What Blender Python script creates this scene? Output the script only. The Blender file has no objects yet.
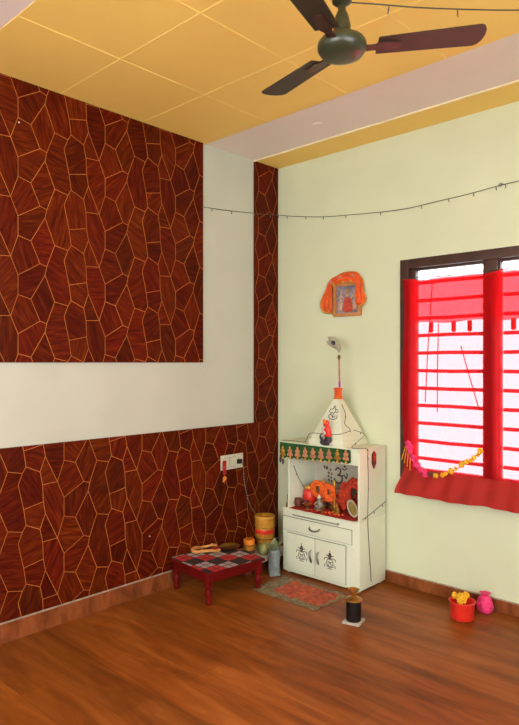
import bpy, bmesh, math, random
from mathutils import Vector, Matrix
random.seed(4)
sc = bpy.context.scene
COL = sc.collection
PI = math.pi
CEIL = 2.94

# ------------------------------------------------------------------ materials
def new_mat(name):
    m = bpy.data.materials.new(name); m.use_nodes = True
    nt = m.node_tree; nt.nodes.clear()
    out = nt.nodes.new('ShaderNodeOutputMaterial')
    return m, nt, out

def node(nt, kind, **kw):
    n = nt.nodes.new(kind)
    for k, v in kw.items():
        if k.startswith('i_'):
            n.inputs[k[2:].replace('_', ' ')].default_value = v
        else:
            setattr(n, k, v)
    return n

def plain(name, col, rough=.6, metal=0., vary=.08, scale=12., bump=0., spec=.5):
    """principled with a faint noise variation of the colour"""
    m, nt, out = new_mat(name)
    b = node(nt, 'ShaderNodeBsdfPrincipled', i_Roughness=rough, i_Metallic=metal)
    b.inputs['Specular IOR Level'].default_value = spec
    tc = node(nt, 'ShaderNodeTexCoord')
    nz = node(nt, 'ShaderNodeTexNoise', i_Scale=scale, i_Detail=4.)
    rp = node(nt, 'ShaderNodeValToRGB')
    c0 = [max(0, c*(1-vary)) for c in col]; c1 = [min(1, c*(1+vary)) for c in col]
    rp.color_ramp.elements[0].color = (*c0, 1); rp.color_ramp.elements[1].color = (*c1, 1)
    rp.color_ramp.elements[0].position = .3; rp.color_ramp.elements[1].position = .7
    nt.links.new(tc.outputs['Object'], nz.inputs['Vector'])
    nt.links.new(nz.outputs['Fac'], rp.inputs['Fac'])
    nt.links.new(rp.outputs['Color'], b.inputs['Base Color'])
    if bump:
        bp = node(nt, 'ShaderNodeBump', i_Strength=bump, i_Distance=.01)
        nt.links.new(nz.outputs['Fac'], bp.inputs['Height']); nt.links.new(bp.outputs['Normal'], b.inputs['Normal'])
    nt.links.new(b.outputs['BSDF'], out.inputs['Surface'])
    return m

def wood(name, dark, mid, light, rough, coord='UV', stretch=(1.5, 14, 1), scale=3., spec=.5, planks=None, tone=False):
    m, nt, out = new_mat(name)
    b = node(nt, 'ShaderNodeBsdfPrincipled', i_Roughness=rough)
    b.inputs['Specular IOR Level'].default_value = spec
    tc = node(nt, 'ShaderNodeTexCoord')
    mp = node(nt, 'ShaderNodeMapping'); mp.inputs['Scale'].default_value = stretch
    nt.links.new(tc.outputs[coord], mp.inputs['Vector'])
    n1 = node(nt, 'ShaderNodeTexNoise', i_Scale=scale, i_Detail=6., i_Roughness=.62, i_Distortion=.6)
    nt.links.new(mp.outputs['Vector'], n1.inputs['Vector'])
    rp = node(nt, 'ShaderNodeValToRGB'); e = rp.color_ramp.elements
    e[0].position = .30; e[0].color = (*dark, 1); e[1].position = .74; e[1].color = (*light, 1)
    k = e.new(.52); k.color = (*mid, 1)
    nt.links.new(n1.outputs['Fac'], rp.inputs['Fac'])
    last = rp.outputs['Color']
    if planks:
        br = node(nt, 'ShaderNodeTexBrick', i_Scale=1.)
        br.inputs['Color1'].default_value = (.78, .78, .78, 1); br.inputs['Color2'].default_value = (1.12, 1.1, 1.05, 1)
        br.inputs['Mortar'].default_value = (.55, .5, .5, 1)
        br.inputs['Mortar Size'].default_value = .0012; br.inputs['Brick Width'].default_value = planks[0]
        br.inputs['Row Height'].default_value = planks[1]; br.offset = .37
        nt.links.new(tc.outputs[coord], br.inputs['Vector'])
        mx = node(nt, 'ShaderNodeMix', data_type='RGBA', blend_type='MULTIPLY'); mx.inputs[0].default_value = 1.
        nt.links.new(last, mx.inputs[6]); nt.links.new(br.outputs['Color'], mx.inputs[7]); last = mx.outputs[2]
    if tone:      # each laminate piece was cut from a slightly different sheet
        at = node(nt, 'ShaderNodeAttribute', attribute_name='tone')
        mx = node(nt, 'ShaderNodeMix', data_type='RGBA', blend_type='MULTIPLY'); mx.inputs[0].default_value = 1.
        nt.links.new(last, mx.inputs[6]); nt.links.new(at.outputs['Color'], mx.inputs[7]); last = mx.outputs[2]
    nt.links.new(last, b.inputs['Base Color'])
    nt.links.new(b.outputs['BSDF'], out.inputs['Surface'])
    return m

def sheer(name, tint, cloth, through):
    """woven see-through cloth: part lets light straight through, part scatters it"""
    m, nt, out = new_mat(name)
    tr = node(nt, 'ShaderNodeBsdfTransparent'); tr.inputs['Color'].default_value = (*tint, 1)
    tc = node(nt, 'ShaderNodeTexCoord'); nz = node(nt, 'ShaderNodeTexNoise', i_Scale=9., i_Detail=3.)
    rp = node(nt, 'ShaderNodeValToRGB')
    rp.color_ramp.elements[0].color = (*[c*.85 for c in cloth], 1); rp.color_ramp.elements[1].color = (*cloth, 1)
    nt.links.new(tc.outputs['Object'], nz.inputs['Vector']); nt.links.new(nz.outputs['Fac'], rp.inputs['Fac'])
    df = node(nt, 'ShaderNodeBsdfDiffuse'); tl = node(nt, 'ShaderNodeBsdfTranslucent')
    nt.links.new(rp.outputs['Color'], df.inputs['Color']); nt.links.new(rp.outputs['Color'], tl.inputs['Color'])
    a = node(nt, 'ShaderNodeMixShader'); a.inputs[0].default_value = .5
    nt.links.new(df.outputs[0], a.inputs[1]); nt.links.new(tl.outputs[0], a.inputs[2])
    c = node(nt, 'ShaderNodeMixShader'); c.inputs[0].default_value = through
    nt.links.new(a.outputs[0], c.inputs[1]); nt.links.new(tr.outputs[0], c.inputs[2])
    nt.links.new(c.outputs[0], out.inputs['Surface'])
    return m

def glass(name):
    m, nt, out = new_mat(name)
    tr = node(nt, 'ShaderNodeBsdfTransparent'); tr.inputs['Color'].default_value = (.95, .97, .97, 1)
    gl = node(nt, 'ShaderNodeBsdfGlossy', i_Roughness=.05)
    fr = node(nt, 'ShaderNodeFresnel', i_IOR=1.3)
    mx = node(nt, 'ShaderNodeMixShader')
    nt.links.new(fr.outputs[0], mx.inputs[0]); nt.links.new(tr.outputs[0], mx.inputs[1]); nt.links.new(gl.outputs[0], mx.inputs[2])
    nt.links.new(mx.outputs[0], out.inputs['Surface'])
    return m

M = {}
M['cream'] = plain('cream_wall_paint', (.63, .655, .46), .75, vary=.035, scale=2.5, spec=.25)
M['white_wall'] = plain('white_wall_paint', (.51, .525, .44), .7, vary=.04, scale=3., spec=.25)
M['yellow'] = plain('yellow_ceiling_paint', (.92, .635, .165), .6, vary=.03, scale=2., spec=.3)
M['seam'] = plain('yellow_ceiling_seam', (.95, .70, .22), .6)
M['pink'] = plain('pale_band_paint', (.82, .72, .67), .6, vary=.03, scale=2., spec=.3)
M['bead'] = plain('ceiling_bead', (.9, .78, .5), .6)
M['wood_a'] = wood('mahogany_laminate', (.040, .0028, .0006), (.092, .0070, .0012), (.170, .022, .0035), .5, spec=.08, stretch=(1.2, 10, 1), tone=True)
M['inlay'] = plain('copper_inlay', (.52, .185, .038), .5, vary=.3, scale=5., spec=.2)
M['floor'] = wood('wood_floor_tile', (.130, .030, .005), (.260, .070, .010), (.39, .122, .024), .38, coord='Object', stretch=(.75, 5., 1), scale=2.2, spec=.22, planks=(1.2, .2))
M['skirt'] = wood('wood_skirting_tile', (.10, .024, .007), (.21, .055, .015), (.33, .10, .03), .5, coord='Object', stretch=(2, 2, .8), scale=5., spec=.15)
M['grout'] = plain('pale_grout', (.34, .25, .19), .9, vary=.3, scale=25.)
M['cab'] = plain('white_cabinet_laminate', (.71, .74, .58), .4, vary=.04, scale=6., spec=.3)
M['line'] = plain('dark_gap', (.10, .09, .06), .8)
M['chrome'] = plain('steel_handle', (.34, .32, .28), .3, metal=1., vary=.1)
M['ink'] = plain('dark_decal', (.085, .058, .045), .7)
M['redcloth'] = plain('red_cloth', (.42, .012, .006), .8, vary=.25, scale=30., bump=.3)
M['hem'] = plain('red_hem_cloth', (.36, .011, .006), .85, vary=.15, scale=8., bump=.15)
M['green'] = plain('green_cloth', (.012, .075, .012), .85, vary=.3, scale=40.)
M['figure'] = plain('peach_patch', (.50, .20, .105), .7, vary=.25, scale=40.)
M['gold'] = plain('gold_trim', (.62, .33, .055), .35, metal=.7, vary=.2, scale=30.)
M['brass'] = plain('brass', (.45, .25, .06), .32, metal=.9, vary=.2, scale=20.)
M['darkbrass'] = plain('aged_brass', (.20, .10, .03), .45, metal=.7, vary=.3, scale=30.)
M['orange'] = plain('orange_cloth', (.72, .095, .012), .8, vary=.2, scale=25., bump=.3)
M['marigold'] = plain('marigold_petals', (.78, .11, .008), .8, vary=.35, scale=60., bump=.5)
M['redflower'] = plain('red_petals', (.50, .035, .008), .8, vary=.4, scale=60., bump=.5)
M['yellowflower'] = plain('yellow_petals', (.85, .42, .015), .8, vary=.3, scale=60.)
M['pinkflower'] = plain('pink_petals', (.80, .035, .17), .8, vary=.3, scale=60.)
M['idol'] = plain('painted_idol', (.55, .12, .03), .6, vary=.5, scale=45.)
M['silver'] = plain('silver_idol', (.36, .36, .30), .4, metal=.6, vary=.5, scale=60.)
M['clay'] = plain('dark_red_clay', (.13, .022, .012), .6, vary=.3)
M['cable'] = plain('dark_cable', (.06, .055, .03), .6)
M['bulb'] = plain('small_bulb', (.10, .09, .06), .3)
M['fan'] = plain('fan_brown', (.026, .017, .009), .5, vary=.25, scale=8.)
M['fan_dark'] = plain('fan_dark_green', (.030, .034, .018), .32, vary=.3, scale=10.)
M['fan_red'] = plain('fan_maroon', (.040, .012, .008), .4, vary=.5, scale=25.)
M['stool'] = plain('red_lacquer', (.125, .004, .003), .5, vary=.25, spec=.1)
M['white_plastic'] = plain('white_plastic', (.60, .57, .44), .4, vary=.05)
M['marble'] = plain('white_marble', (.52, .47, .40), .4, vary=.2, scale=20.)
M['steel_yellow'] = plain('yellow_enamel', (.50, .23, .026), .45, vary=.25, scale=15., spec=.25)
M['orange_lid'] = plain('orange_lid', (.80, .23, .012), .5, vary=.1)
M['brown_jar'] = plain('brown_jar', (.10, .025, .012), .35, vary=.3)
M['leafy'] = plain('grey_green_leaf', (.18, .21, .09), .6, vary=.4, scale=30.)
M['gourd'] = plain('pale_green_fruit', (.30, .31, .11), .5, vary=.3, scale=25.)
M['bag'] = plain('pale_blue_bag', (.24, .29, .29), .4, vary=.25, scale=30., bump=.4)
M['band'] = plain('tan_band', (.55, .24, .07), .7, vary=.3, scale=40.)
M['black'] = plain('black_enamel', (.006, .005, .006), .35, vary=.3)
M['white_stone'] = plain('white_stone', (.45, .40, .34), .6, vary=.3, scale=50.)
M['redplastic'] = plain('red_plastic', (.75, .030, .018), .35, vary=.2)
M['frame_dark'] = plain('dark_window_frame', (.055, .022, .016), .5, vary=.3)
M['bar'] = plain('red_oxide_bar', (.10, .015, .012), .6, vary=.2)
M['picframe'] = plain('tan_picture_frame', (.50, .20, .055), .5, vary=.2, scale=30.)
M['navy'] = plain('navy_paint', (.045, .035, .05), .6, vary=.3)
M['whitep'] = plain('white_paint', (.66, .62, .55), .6, vary=.1)
M['skyblue'] = plain('picture_blue', (.22, .19, .25), .5, vary=.5, scale=35.)
M['skin'] = plain('picture_peach', (.50, .30, .19), .5, vary=.4, scale=40.)
M['picred'] = plain('picture_red', (.48, .06, .03), .5, vary=.4, scale=40.)
M['violet'] = plain('violet_thread', (.45, .03, .40), .6)
M['rose'] = plain('rose_beads', (.50, .20, .16), .6, vary=.3, scale=60.)
M['feather'] = plain('grey_feather', (.32, .29, .21), .8, vary=.3, scale=60.)
M['feather_eye'] = plain('feather_eye', (.02, .02, .05), .5)
M['curtain'] = sheer('red_sheer_curtain', (1., .19, .20), (.92, .026, .032), .52)
M['valance'] = sheer('red_folded_curtain_top', (1., .36, .42), (.80, .03, .04), .45)
M['glass'] = glass('window_glass')
M['nail'] = plain('white_nail', (.6, .55, .5), .5)
M['mat_edge'] = plain('mat_border', (.22, .17, .09), .95, vary=.45, scale=50., bump=.6)
M['mat_mid'] = plain('mat_centre', (.42, .085, .035), .95, vary=.45, scale=35., bump=.6)
M['vent'] = plain('dust_grey', (.33, .33, .34), .9)

def ikat():
    """red, black and grey diamonds across the stool cover"""
    m, nt, out = new_mat('diamond_print_cloth')
    b = node(nt, 'ShaderNodeBsdfPrincipled', i_Roughness=.8)
    tc = node(nt, 'ShaderNodeTexCoord'); sp = node(nt, 'ShaderNodeSeparateXYZ')
    nt.links.new(tc.outputs['Object'], sp.inputs[0])
    def mth(op, a, bb=None):
        n = node(nt, 'ShaderNodeMath', operation=op)
        for i, v in enumerate((a, bb)):
            if v is None: continue
            if isinstance(v, (int, float)): n.inputs[i].default_value = v
            else: nt.links.new(v, n.inputs[i])
        return n.outputs[0]
    x, y = sp.outputs[0], sp.outputs[1]
    u = mth('DIVIDE', x, .100); w = mth('DIVIDE', y, .100)
    i = mth('FLOOR', u); j = mth('FLOOR', w)
    idx = mth('FLOORED_MODULO', mth('ADD', i, mth('MULTIPLY', j, 2)), 3)
    rp = node(nt, 'ShaderNodeValToRGB'); rp.color_ramp.interpolation = 'CONSTANT'
    e = rp.color_ramp.elements
    e[0].position = 0; e[0].color = (.50, .014, .012, 1); e[1].position = .3; e[1].color = (.022, .008, .008, 1)
    k = e.new(.6); k.color = (.40, .34, .33, 1)
    nt.links.new(mth('DIVIDE', idx, 3.), rp.inputs[0])
    # fine cross lines quarter each diamond
    def near_edge(c):
        f = mth('FRACT', mth('MULTIPLY', c, 2.))
        return mth('LESS_THAN', mth('ABSOLUTE', mth('SUBTRACT', f, .5)), .42)
    keep = mth('MULTIPLY', near_edge(u), near_edge(w))
    mx = node(nt, 'ShaderNodeMix', data_type='RGBA'); nt.links.new(keep, mx.inputs[0])
    mx.inputs[6].default_value = (.03, .009, .009, 1); nt.links.new(rp.outputs[0], mx.inputs[7])
    nt.links.new(mx.outputs[2], b.inputs['Base Color']); nt.links.new(b.outputs[0], out.inputs['Surface'])
    return m
M['ikat'] = ikat()

# ------------------------------------------------------------------ geometry helpers
def BM(): return bmesh.new()

def setmat(faces, i):
    for f in faces: f.material_index = i

def box(bm, x0, x1, y0, y1, z0, z1, bev=0., mat=0, M4=None):
    r = bmesh.ops.create_cube(bm, size=1.)
    vs = r['verts']
    for v in vs:
        v.co = Vector(((x0+x1)/2+v.co.x*(x1-x0), (y0+y1)/2+v.co.y*(y1-y0), (z0+z1)/2+v.co.z*(z1-z0)))
    fs = set(f for v in vs for f in v.link_faces)
    if bev:
        es = set(e for v in vs for e in v.link_edges)
        rr = bmesh.ops.bevel(bm, geom=list(es), offset=bev, segments=2, affect='EDGES', profile=.6)
        fs = set(rr['faces']) | set(f for f in fs if f.is_valid)
        vs = set(v for f in fs for v in f.verts)
    if M4 is not None:
        bmesh.ops.transform(bm, matrix=M4, verts=list(vs))
    setmat(fs, mat)

def lathe(bm, prof, c=(0, 0, 0), n=24, mat=0, M4=None, rad=None):
    """profile of (radius, z) turned about the z axis through c; rad(angle) may modulate the radius"""
    rings = []
    for r, z in prof:
        ring = []
        for k in range(n):
            a = 2*PI*k/n; rr = r*(rad(a, z) if rad else 1)
            co = Vector((rr*math.cos(a), rr*math.sin(a), z))
            if M4 is not None: co = M4 @ co
            ring.append(bm.verts.new(co+Vector(c)))
        rings.append(ring)
    for a, b in zip(rings, rings[1:]):
        for k in range(n):
            bm.faces.new((a[k], a[(k+1) % n], b[(k+1) % n], b[k])).material_index = mat
    bm.faces.new(list(reversed(rings[0]))).material_index = mat
    bm.faces.new(rings[-1]).material_index = mat

def ball(bm, c, r, mat=0, seg=12, M4=None):
    r = (r, r, r) if isinstance(r, (int, float)) else r
    mm = Matrix.Translation(c) @ (M4 if M4 is not None else Matrix.Identity(4)) @ Matrix.Diagonal((*r, 1))
    res = bmesh.ops.create_uvsphere(bm, u_segments=seg, v_segments=max(6, seg*2//3), radius=1., matrix=mm)
    setmat(set(f for v in res['verts'] for f in v.link_faces), mat)

def tube(bm, pts, r, n=8, mat=0, closed=False):
    pts = [Vector(p) for p in pts]; N = len(pts)
    rf = r if callable(r) else (lambda t: r)
    rings = []; up = None
    for i, p in enumerate(pts):
        if closed: d = pts[(i+1) % N]-pts[i-1]
        else: d = pts[min(i+1, N-1)]-pts[max(i-1, 0)]
        d = d.normalized() if d.length > 1e-9 else Vector((0, 0, 1))
        if up is None:
            up = Vector((0, 0, 1)) if abs(d.z) < .9 else Vector((1, 0, 0))
        s = d.cross(up)
        if s.length < 1e-6: s = d.cross(Vector((0, 1, .3)))
        s.normalize(); u = s.cross(d).normalized(); up = u
        rr = rf(i/max(1, N-1))
        rings.append([bm.verts.new(p+s*(rr*math.cos(2*PI*k/n))+u*(rr*math.sin(2*PI*k/n))) for k in range(n)])
    pairs = list(zip(rings, rings[1:])) + ([(rings[-1], rings[0])] if closed else [])
    for a, b in pairs:
        for k in range(n):
            bm.faces.new((a[k], b[k], b[(k+1) % n], a[(k+1) % n])).material_index = mat
    if not closed:
        bm.faces.new(rings[0]).material_index = mat; bm.faces.new(list(reversed(rings[-1]))).material_index = mat

def spline(pts, n=10):
    """Catmull-Rom through the points"""
    P = [Vector(p) for p in pts]; P = [2*P[0]-P[1]]+P+[2*P[-1]-P[-2]]
    out = []
    for i in range(1, len(P)-2):
        a, b, c, d = P[i-1:i+3]
        for k in range(n):
            t = k/n
            out.append(.5*((2*b)+(c-a)*t+(2*a-5*b+4*c-d)*t*t+(3*b-a-3*c+d)*t**3))
    out.append(P[-2]); return out

def ribbon(bm, pts2, w, place, depth=.0015, mat=0):
    """a painted stroke: flat strip along 2-D points, put on a surface by place(u, v, lift)"""
    P = [Vector(p) for p in pts2]; N = len(P); rows = []
    for i in range(N):
        d = (P[min(i+1, N-1)]-P[max(i-1, 0)]); d = d.normalized() if d.length else Vector((1, 0))
        s = Vector((-d.y, d.x)); ww = (w(i/(N-1)) if callable(w) else w)/2
        a, b = P[i]+s*ww, P[i]-s*ww
        rows.append([bm.verts.new(place(a.x, a.y, depth)), bm.verts.new(place(b.x, b.y, depth)),
                     bm.verts.new(place(b.x, b.y, 0)), bm.verts.new(place(a.x, a.y, 0))])
    for a, b in zip(rows, rows[1:]):
        for k in range(4):
            bm.faces.new((a[k], a[(k+1) % 4], b[(k+1) % 4], b[k])).material_index = mat
    bm.faces.new(rows[0]).material_index = mat; bm.faces.new(list(reversed(rows[-1]))).material_index = mat

def disc2(bm, c, r, place, depth=.0015, n=14, mat=0, ry=None):
    ry = ry or r
    top = [bm.verts.new(place(c[0]+r*math.cos(2*PI*k/n), c[1]+ry*math.sin(2*PI*k/n), depth)) for k in range(n)]
    bot = [bm.verts.new(place(c[0]+r*math.cos(2*PI*k/n), c[1]+ry*math.sin(2*PI*k/n), 0)) for k in range(n)]
    bm.faces.new(top).material_index = mat
    for k in range(n):
        bm.faces.new((top[k], bot[k], bot[(k+1) % n], top[(k+1) % n])).material_index = mat

def plate2(bm, pts, place, depth, mat=0):
    """flat outline given thickness"""
    top = [bm.verts.new(place(u, v, depth)) for u, v in pts]; bot = [bm.verts.new(place(u, v, 0)) for u, v in pts]
    n = len(pts)
    bm.faces.new(top).material_index = mat; bm.faces.new(list(reversed(bot))).material_index = mat
    for k in range(n):
        bm.faces.new((top[k], bot[k], bot[(k+1) % n], top[(k+1) % n])).material_index = mat

def sheet(bm, f, nu, nv, thick=0., mat=0):
    """grid of f(u, v); thick adds an under side"""
    g = [[bm.verts.new(f(i/nu, j/nv)) for i in range(nu+1)] for j in range(nv+1)]
    fs = []
    for j in range(nv):
        for i in range(nu):
            q = bm.faces.new((g[j][i], g[j][i+1], g[j+1][i+1], g[j+1][i])); q.material_index = mat; fs.append(q)
    if thick:
        bmesh.ops.recalc_face_normals(bm, faces=fs)
        bmesh.ops.solidify(bm, geom=fs, thickness=thick)

# ------------------------------------------------------------------ object helpers
def wloc(o):
    l = Vector((0, 0, 0))
    while o: l += o.location; o = o.parent
    return l

def obj(name, bm, mats, parent=None, smooth=35, normals=True):
    if normals: bmesh.ops.recalc_face_normals(bm, faces=bm.faces[:])
    if parent is None:
        xs = [v.co for v in bm.verts]
        org = Vector(((min(v.x for v in xs)+max(v.x for v in xs))/2, (min(v.y for v in xs)+max(v.y for v in xs))/2, min(v.z for v in xs)))
    else: org = wloc(parent)
    bmesh.ops.translate(bm, vec=-org, verts=bm.verts[:])
    me = bpy.data.meshes.new(name); bm.to_mesh(me); bm.free()
    for m in (mats if isinstance(mats, (list, tuple)) else [mats]): me.materials.append(M[m] if isinstance(m, str) else m)
    if smooth:
        me.shade_smooth(); me.set_sharp_from_angle(angle=math.radians(smooth))
    o = bpy.data.objects.new(name, me); COL.objects.link(o)
    if parent is None: o.location = org
    else: o.parent = parent
    return o

def tag(o, label, cat, group=None, kind=None):
    o['label'] = label; o['category'] = cat
    if group: o['group'] = group
    if kind: o['kind'] = kind
    return o

def thing(name, label, cat, loc, group=None, kind=None):
    o = bpy.data.objects.new(name, None); COL.objects.link(o); o.location = loc; o.empty_display_size = .05
    return tag(o, label, cat, group, kind)

def struct(name, bm, mats, label, cat, smooth=0):
    return tag(obj(name, bm, mats, None, smooth), label, cat, kind='structure')

def copy_tree(o, parent=None):
    c = o.copy(); COL.objects.link(c); c.parent = parent
    for ch in list(o.children): copy_tree(ch, c)
    return c

# ================================================================== THE ROOM
XR, YB = 4.4, -5.6        # far sides of the room, behind the camera
b = BM(); box(b, -.1, XR+.1, YB-.1, .25, -.1, 0); struct('floor', b, 'floor', 'brown wood-look tiled floor with long streaky grain', 'floor')

# wall carrying the laminate panels
b = BM(); box(b, -.12, 0, YB, .15, 0, CEIL+.1); struct('wall_left', b, 'white_wall', 'white painted wall behind the dark laminate panels', 'wall')
# window wall: built round the opening
WX0, WX1, WZ0, WZ1 = 1.08, 2.42, .70, 2.115
b = BM()
box(b, 0, WX0, 0, .15, 0, CEIL+.1); box(b, WX1, XR, 0, .15, 0, CEIL+.1)
box(b, WX0, WX1, 0, .15, 0, WZ0); box(b, WX0, WX1, 0, .15, WZ1, CEIL+.1)
struct('wall_right', b, 'cream', 'pale cream painted wall with the curtained window', 'wall')
# walls out of view, each with a wide opening that lets the day in
b = BM()
box(b, XR, XR+.12, YB, -4.3, 0, CEIL+.1); box(b, XR, XR+.12, -1.9, .15, 0, CEIL+.1)
box(b, XR, XR+.12, -4.3, -1.9, 2.2, CEIL+.1); box(b, XR, XR+.12, -4.3, -1.9, 0, .8)
struct('unseen_wall_side', b, 'cream', 'unseen cream wall with a wide window opening', 'wall')
b = BM()
box(b, 0, 1.2, YB-.12, YB, 0, CEIL+.1); box(b, 3.6, XR, YB-.12, YB, 0, CEIL+.1); box(b, 1.2, 3.6, YB-.12, YB, 2.3, CEIL+.1); box(b, 1.2, 3.6, YB-.12, YB, 0, .9)
struct('unseen_wall_back', b, 'cream', 'cream wall with a wide open window behind the viewer', 'wall')

# ceiling: yellow tiled field between pale bands, yellow strip along the window wall
Y_STRIP, Y_BAND, Y_FAR = -.262, -.745, -2.352
b = BM()
box(b, 0, XR, Y_STRIP, .0, CEIL, CEIL+.1, mat=0)
box(b, 0, XR, Y_BAND, Y_STRIP, CEIL+.004, CEIL+.1, mat=1)
box(b, 0, XR, Y_FAR, Y_BAND, CEIL, CEIL+.1, mat=0)
box(b, 0, XR, YB, Y_FAR, CEIL+.004, CEIL+.1, mat=1)
for yy in (-1.275, -1.83): box(b, 0, XR, yy-.003, yy+.003, CEIL-.002, CEIL+.01, mat=2)
for k in range(1, 8):
    xx = .588*k; box(b, xx-.003, xx+.003, Y_FAR, Y_BAND, CEIL-.002, CEIL+.01, mat=2)
struct('ceiling', b, ['yellow', 'pink', 'seam'], 'yellow tiled ceiling with pale pinkish side bands', 'ceiling')
b = BM(); box(b, 0, XR, Y_STRIP-.006, Y_STRIP+.006, CEIL-.006, CEIL+.003, bev=.002)
struct('trim_1', b, 'bead', 'thin cream bead along the ceiling strip', 'trim')

# ------------------------------------------------------------------ laminate panels with copper-lined irregular cells
V = dict(A=(0, 0), B=(-.04, .094), C=(0, .207), D=(.071, .188), F=(.123, .073), G=(.162, .061), E=(.152, .014), H=(.209, .183),
         I=(.289, .165), J=(.309, .197), K=(.266, .106), L=(.296, -.027), N=(.407, -.003), M=(.388, .161), O=(.419, .242), P=(.403, .090))
PY, PZ = .530, .3105
CELLS = [['A', 'F', 'D', 'C', 'B'], ['A', ('C', 0, -1), ('D', 0, -1), 'E', 'G', 'F'], ['D', 'F', 'G', 'H', ('E', 0, 1)],
         ['G', 'E', ('H', 0, -1), ('I', 0, -1), ('J', 0, -1), 'L', 'K', 'I', 'H'], ['I', 'K', 'L', 'N', 'P', 'M', 'J'],
         ['L', ('J', 0, -1), ('M', 0, -1), ('O', 0, -1), 'N'], ['M', 'P', ('B', 1, 0), 'O'],
         ['P', 'N', ('O', 0, -1), ('B', 1, -1), ('C', 1, -1), ('A', 1, 0), ('B', 1, 0)]]

def clip(poly, ax, lim, keep_less):
    out = []
    ins = lambda p: (p[ax] <= lim) if keep_less else (p[ax] >= lim)
    for i, p in enumerate(poly):
        q = poly[(i+1) % len(poly)]
        if ins(p): out.append(p)
        if ins(p) != ins(q):
            t = (lim-p[ax])/(q[ax]-p[ax]); out.append((p[0]+t*(q[0]-p[0]), p[1]+t*(q[1]-p[1])))
    return out

def inset(poly, d):
    n = len(poly); area = sum(poly[i][0]*poly[(i+1) % n][1]-poly[(i+1) % n][0]*poly[i][1] for i in range(n))
    if area < 0: poly = poly[::-1]
    if abs(area) < 8e-4: return None
    out = []
    for i in range(n):
        p0, p, p1 = Vector(poly[i-1]), Vector(poly[i]), Vector(poly[(i+1) % n])
        d0, d1 = (p-p0), (p1-p)
        if d0.length < 1e-5 or d1.length < 1e-5: continue
        d0.normalize(); d1.normalize()
        n0, n1 = Vector((-d0.y, d0.x)), Vector((-d1.y, d1.x))
        k = n0+n1
        if k.length < .2: k = n0
        k = k.normalized(); s = d/max(.35, k.dot(n0))
        out.append(tuple(p+k*s))
    return out

def panel(name, y0, y1, z0, z1, ay, az, thick, label, x0=0.):
    bm = BM(); uvl = bm.loops.layers.uv.new('UVMap'); tl = bm.loops.layers.float_color.new('tone')
    box(bm, x0, x0+thick, y0, y1, z0, z1, mat=1)
    for f in bm.faces:
        if abs(f.normal.x) < .5: f.material_index = 0
        for lp in f.loops: lp[tl] = (.8, .8, .8, 1)
    rnd = random.Random(7)
    for jy in range(math.floor((y0-ay)/PY)-2, math.ceil((y1-ay)/PY)+2):
        for jz in range(math.floor((z0-az)/PZ)-2, math.ceil((z1-az)/PZ)+2):
            for cell in CELLS:
                poly = []
                for v in cell:
                    nm, dy, dz = v if isinstance(v, tuple) else (v, 0, 0)
                    poly.append((ay+(jy+dy)*PY+V[nm][0], az+(jz+dz)*PZ+V[nm][1]))
                ang = rnd.uniform(0, PI); ou, ov = rnd.uniform(0, 50), rnd.uniform(0, 50)
                q = inset(poly, .0014)
                for ax, lim, less in ((0, y0, False), (0, y1, True), (1, z0, False), (1, z1, True)):
                    if q: q = clip(q, ax, lim, less)
                if len(q) < 3: continue
                vs = [bm.verts.new((x0+thick+.0008, p[0], p[1])) for p in q]
                f = bm.faces.new(vs); f.material_index = 0; f.normal_update()
                ca, sa = math.cos(ang), math.sin(ang)
                tn = rnd.uniform(.72, 1.25); tg = tn*rnd.uniform(.85, 1.45)
                for lp in f.loops:
                    lp[tl] = (tn, tg, tn, 1)
                    yy, zz = lp.vert.co.y, lp.vert.co.z
                    lp[uvl].uv = (ou+(yy*ca+zz*sa)*2, ov+(-yy*sa+zz*ca)*2)
    bmesh.ops.triangulate(bm, faces=[f for f in bm.faces if len(f.verts) > 4], ngon_method='EAR_CLIP')
    for f in bm.faces:
        if abs(f.normal.x) > .9 and f.normal.x < 0 and f.calc_center_median().x > x0+thick*.9: f.normal_flip()
    o = obj(name, bm, ['wood_a', 'inlay'], None, 0, normals=False)
    return tag(o, label, 'wall panel', kind='structure')

panel('trim_2', -3.6, -.772, 1.45, CEIL, -2.073, 1.911, .012, 'upper mahogany laminate panel with copper lined irregular cells')
panel('trim_3', -4.6, -.001, .001, 1.006, -1.808, .698, .012, 'lower mahogany laminate dado with copper lined irregular cells')
panel('trim_4', -.262, -.001, 1.006, CEIL, -.222, 1.898, .012, 'narrow upright mahogany laminate strip in the room corner')

# skirting
b = BM(); box(b, 0, .016, YB, -.0, 0, .100, mat=0); box(b, 0, .017, YB, 0, .100, .108, mat=1)
struct('baseboard_left', b, ['skirt', 'grout'], 'brown tile skirting with pale grout line under the laminate', 'skirting')
b = BM(); box(b, .0, XR, -.012, 0, 0, .072, mat=0); box(b, 0, XR, -.013, 0, .072, .076, mat=1)
struct('baseboard_right', b, ['skirt', 'grout'], 'brown tile skirting along the cream window wall', 'skirting')

# small white nail heads left in the laminate
for (y, z), lab in (((-2.069, 2.713), 'white nail head high in the upper laminate panel'), ((-1.221, .362), 'white nail head in the lower laminate near the red stool')):
    b = BM(); lathe(b, [(.004, 0), (.0042, .004), (.001, .006)], n=10, M4=Matrix.Translation((.0125, y, z)) @ Matrix.Rotation(PI/2, 4, 'Y'))
    tag(obj('nail', b, 'nail'), lab, 'nail')

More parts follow.
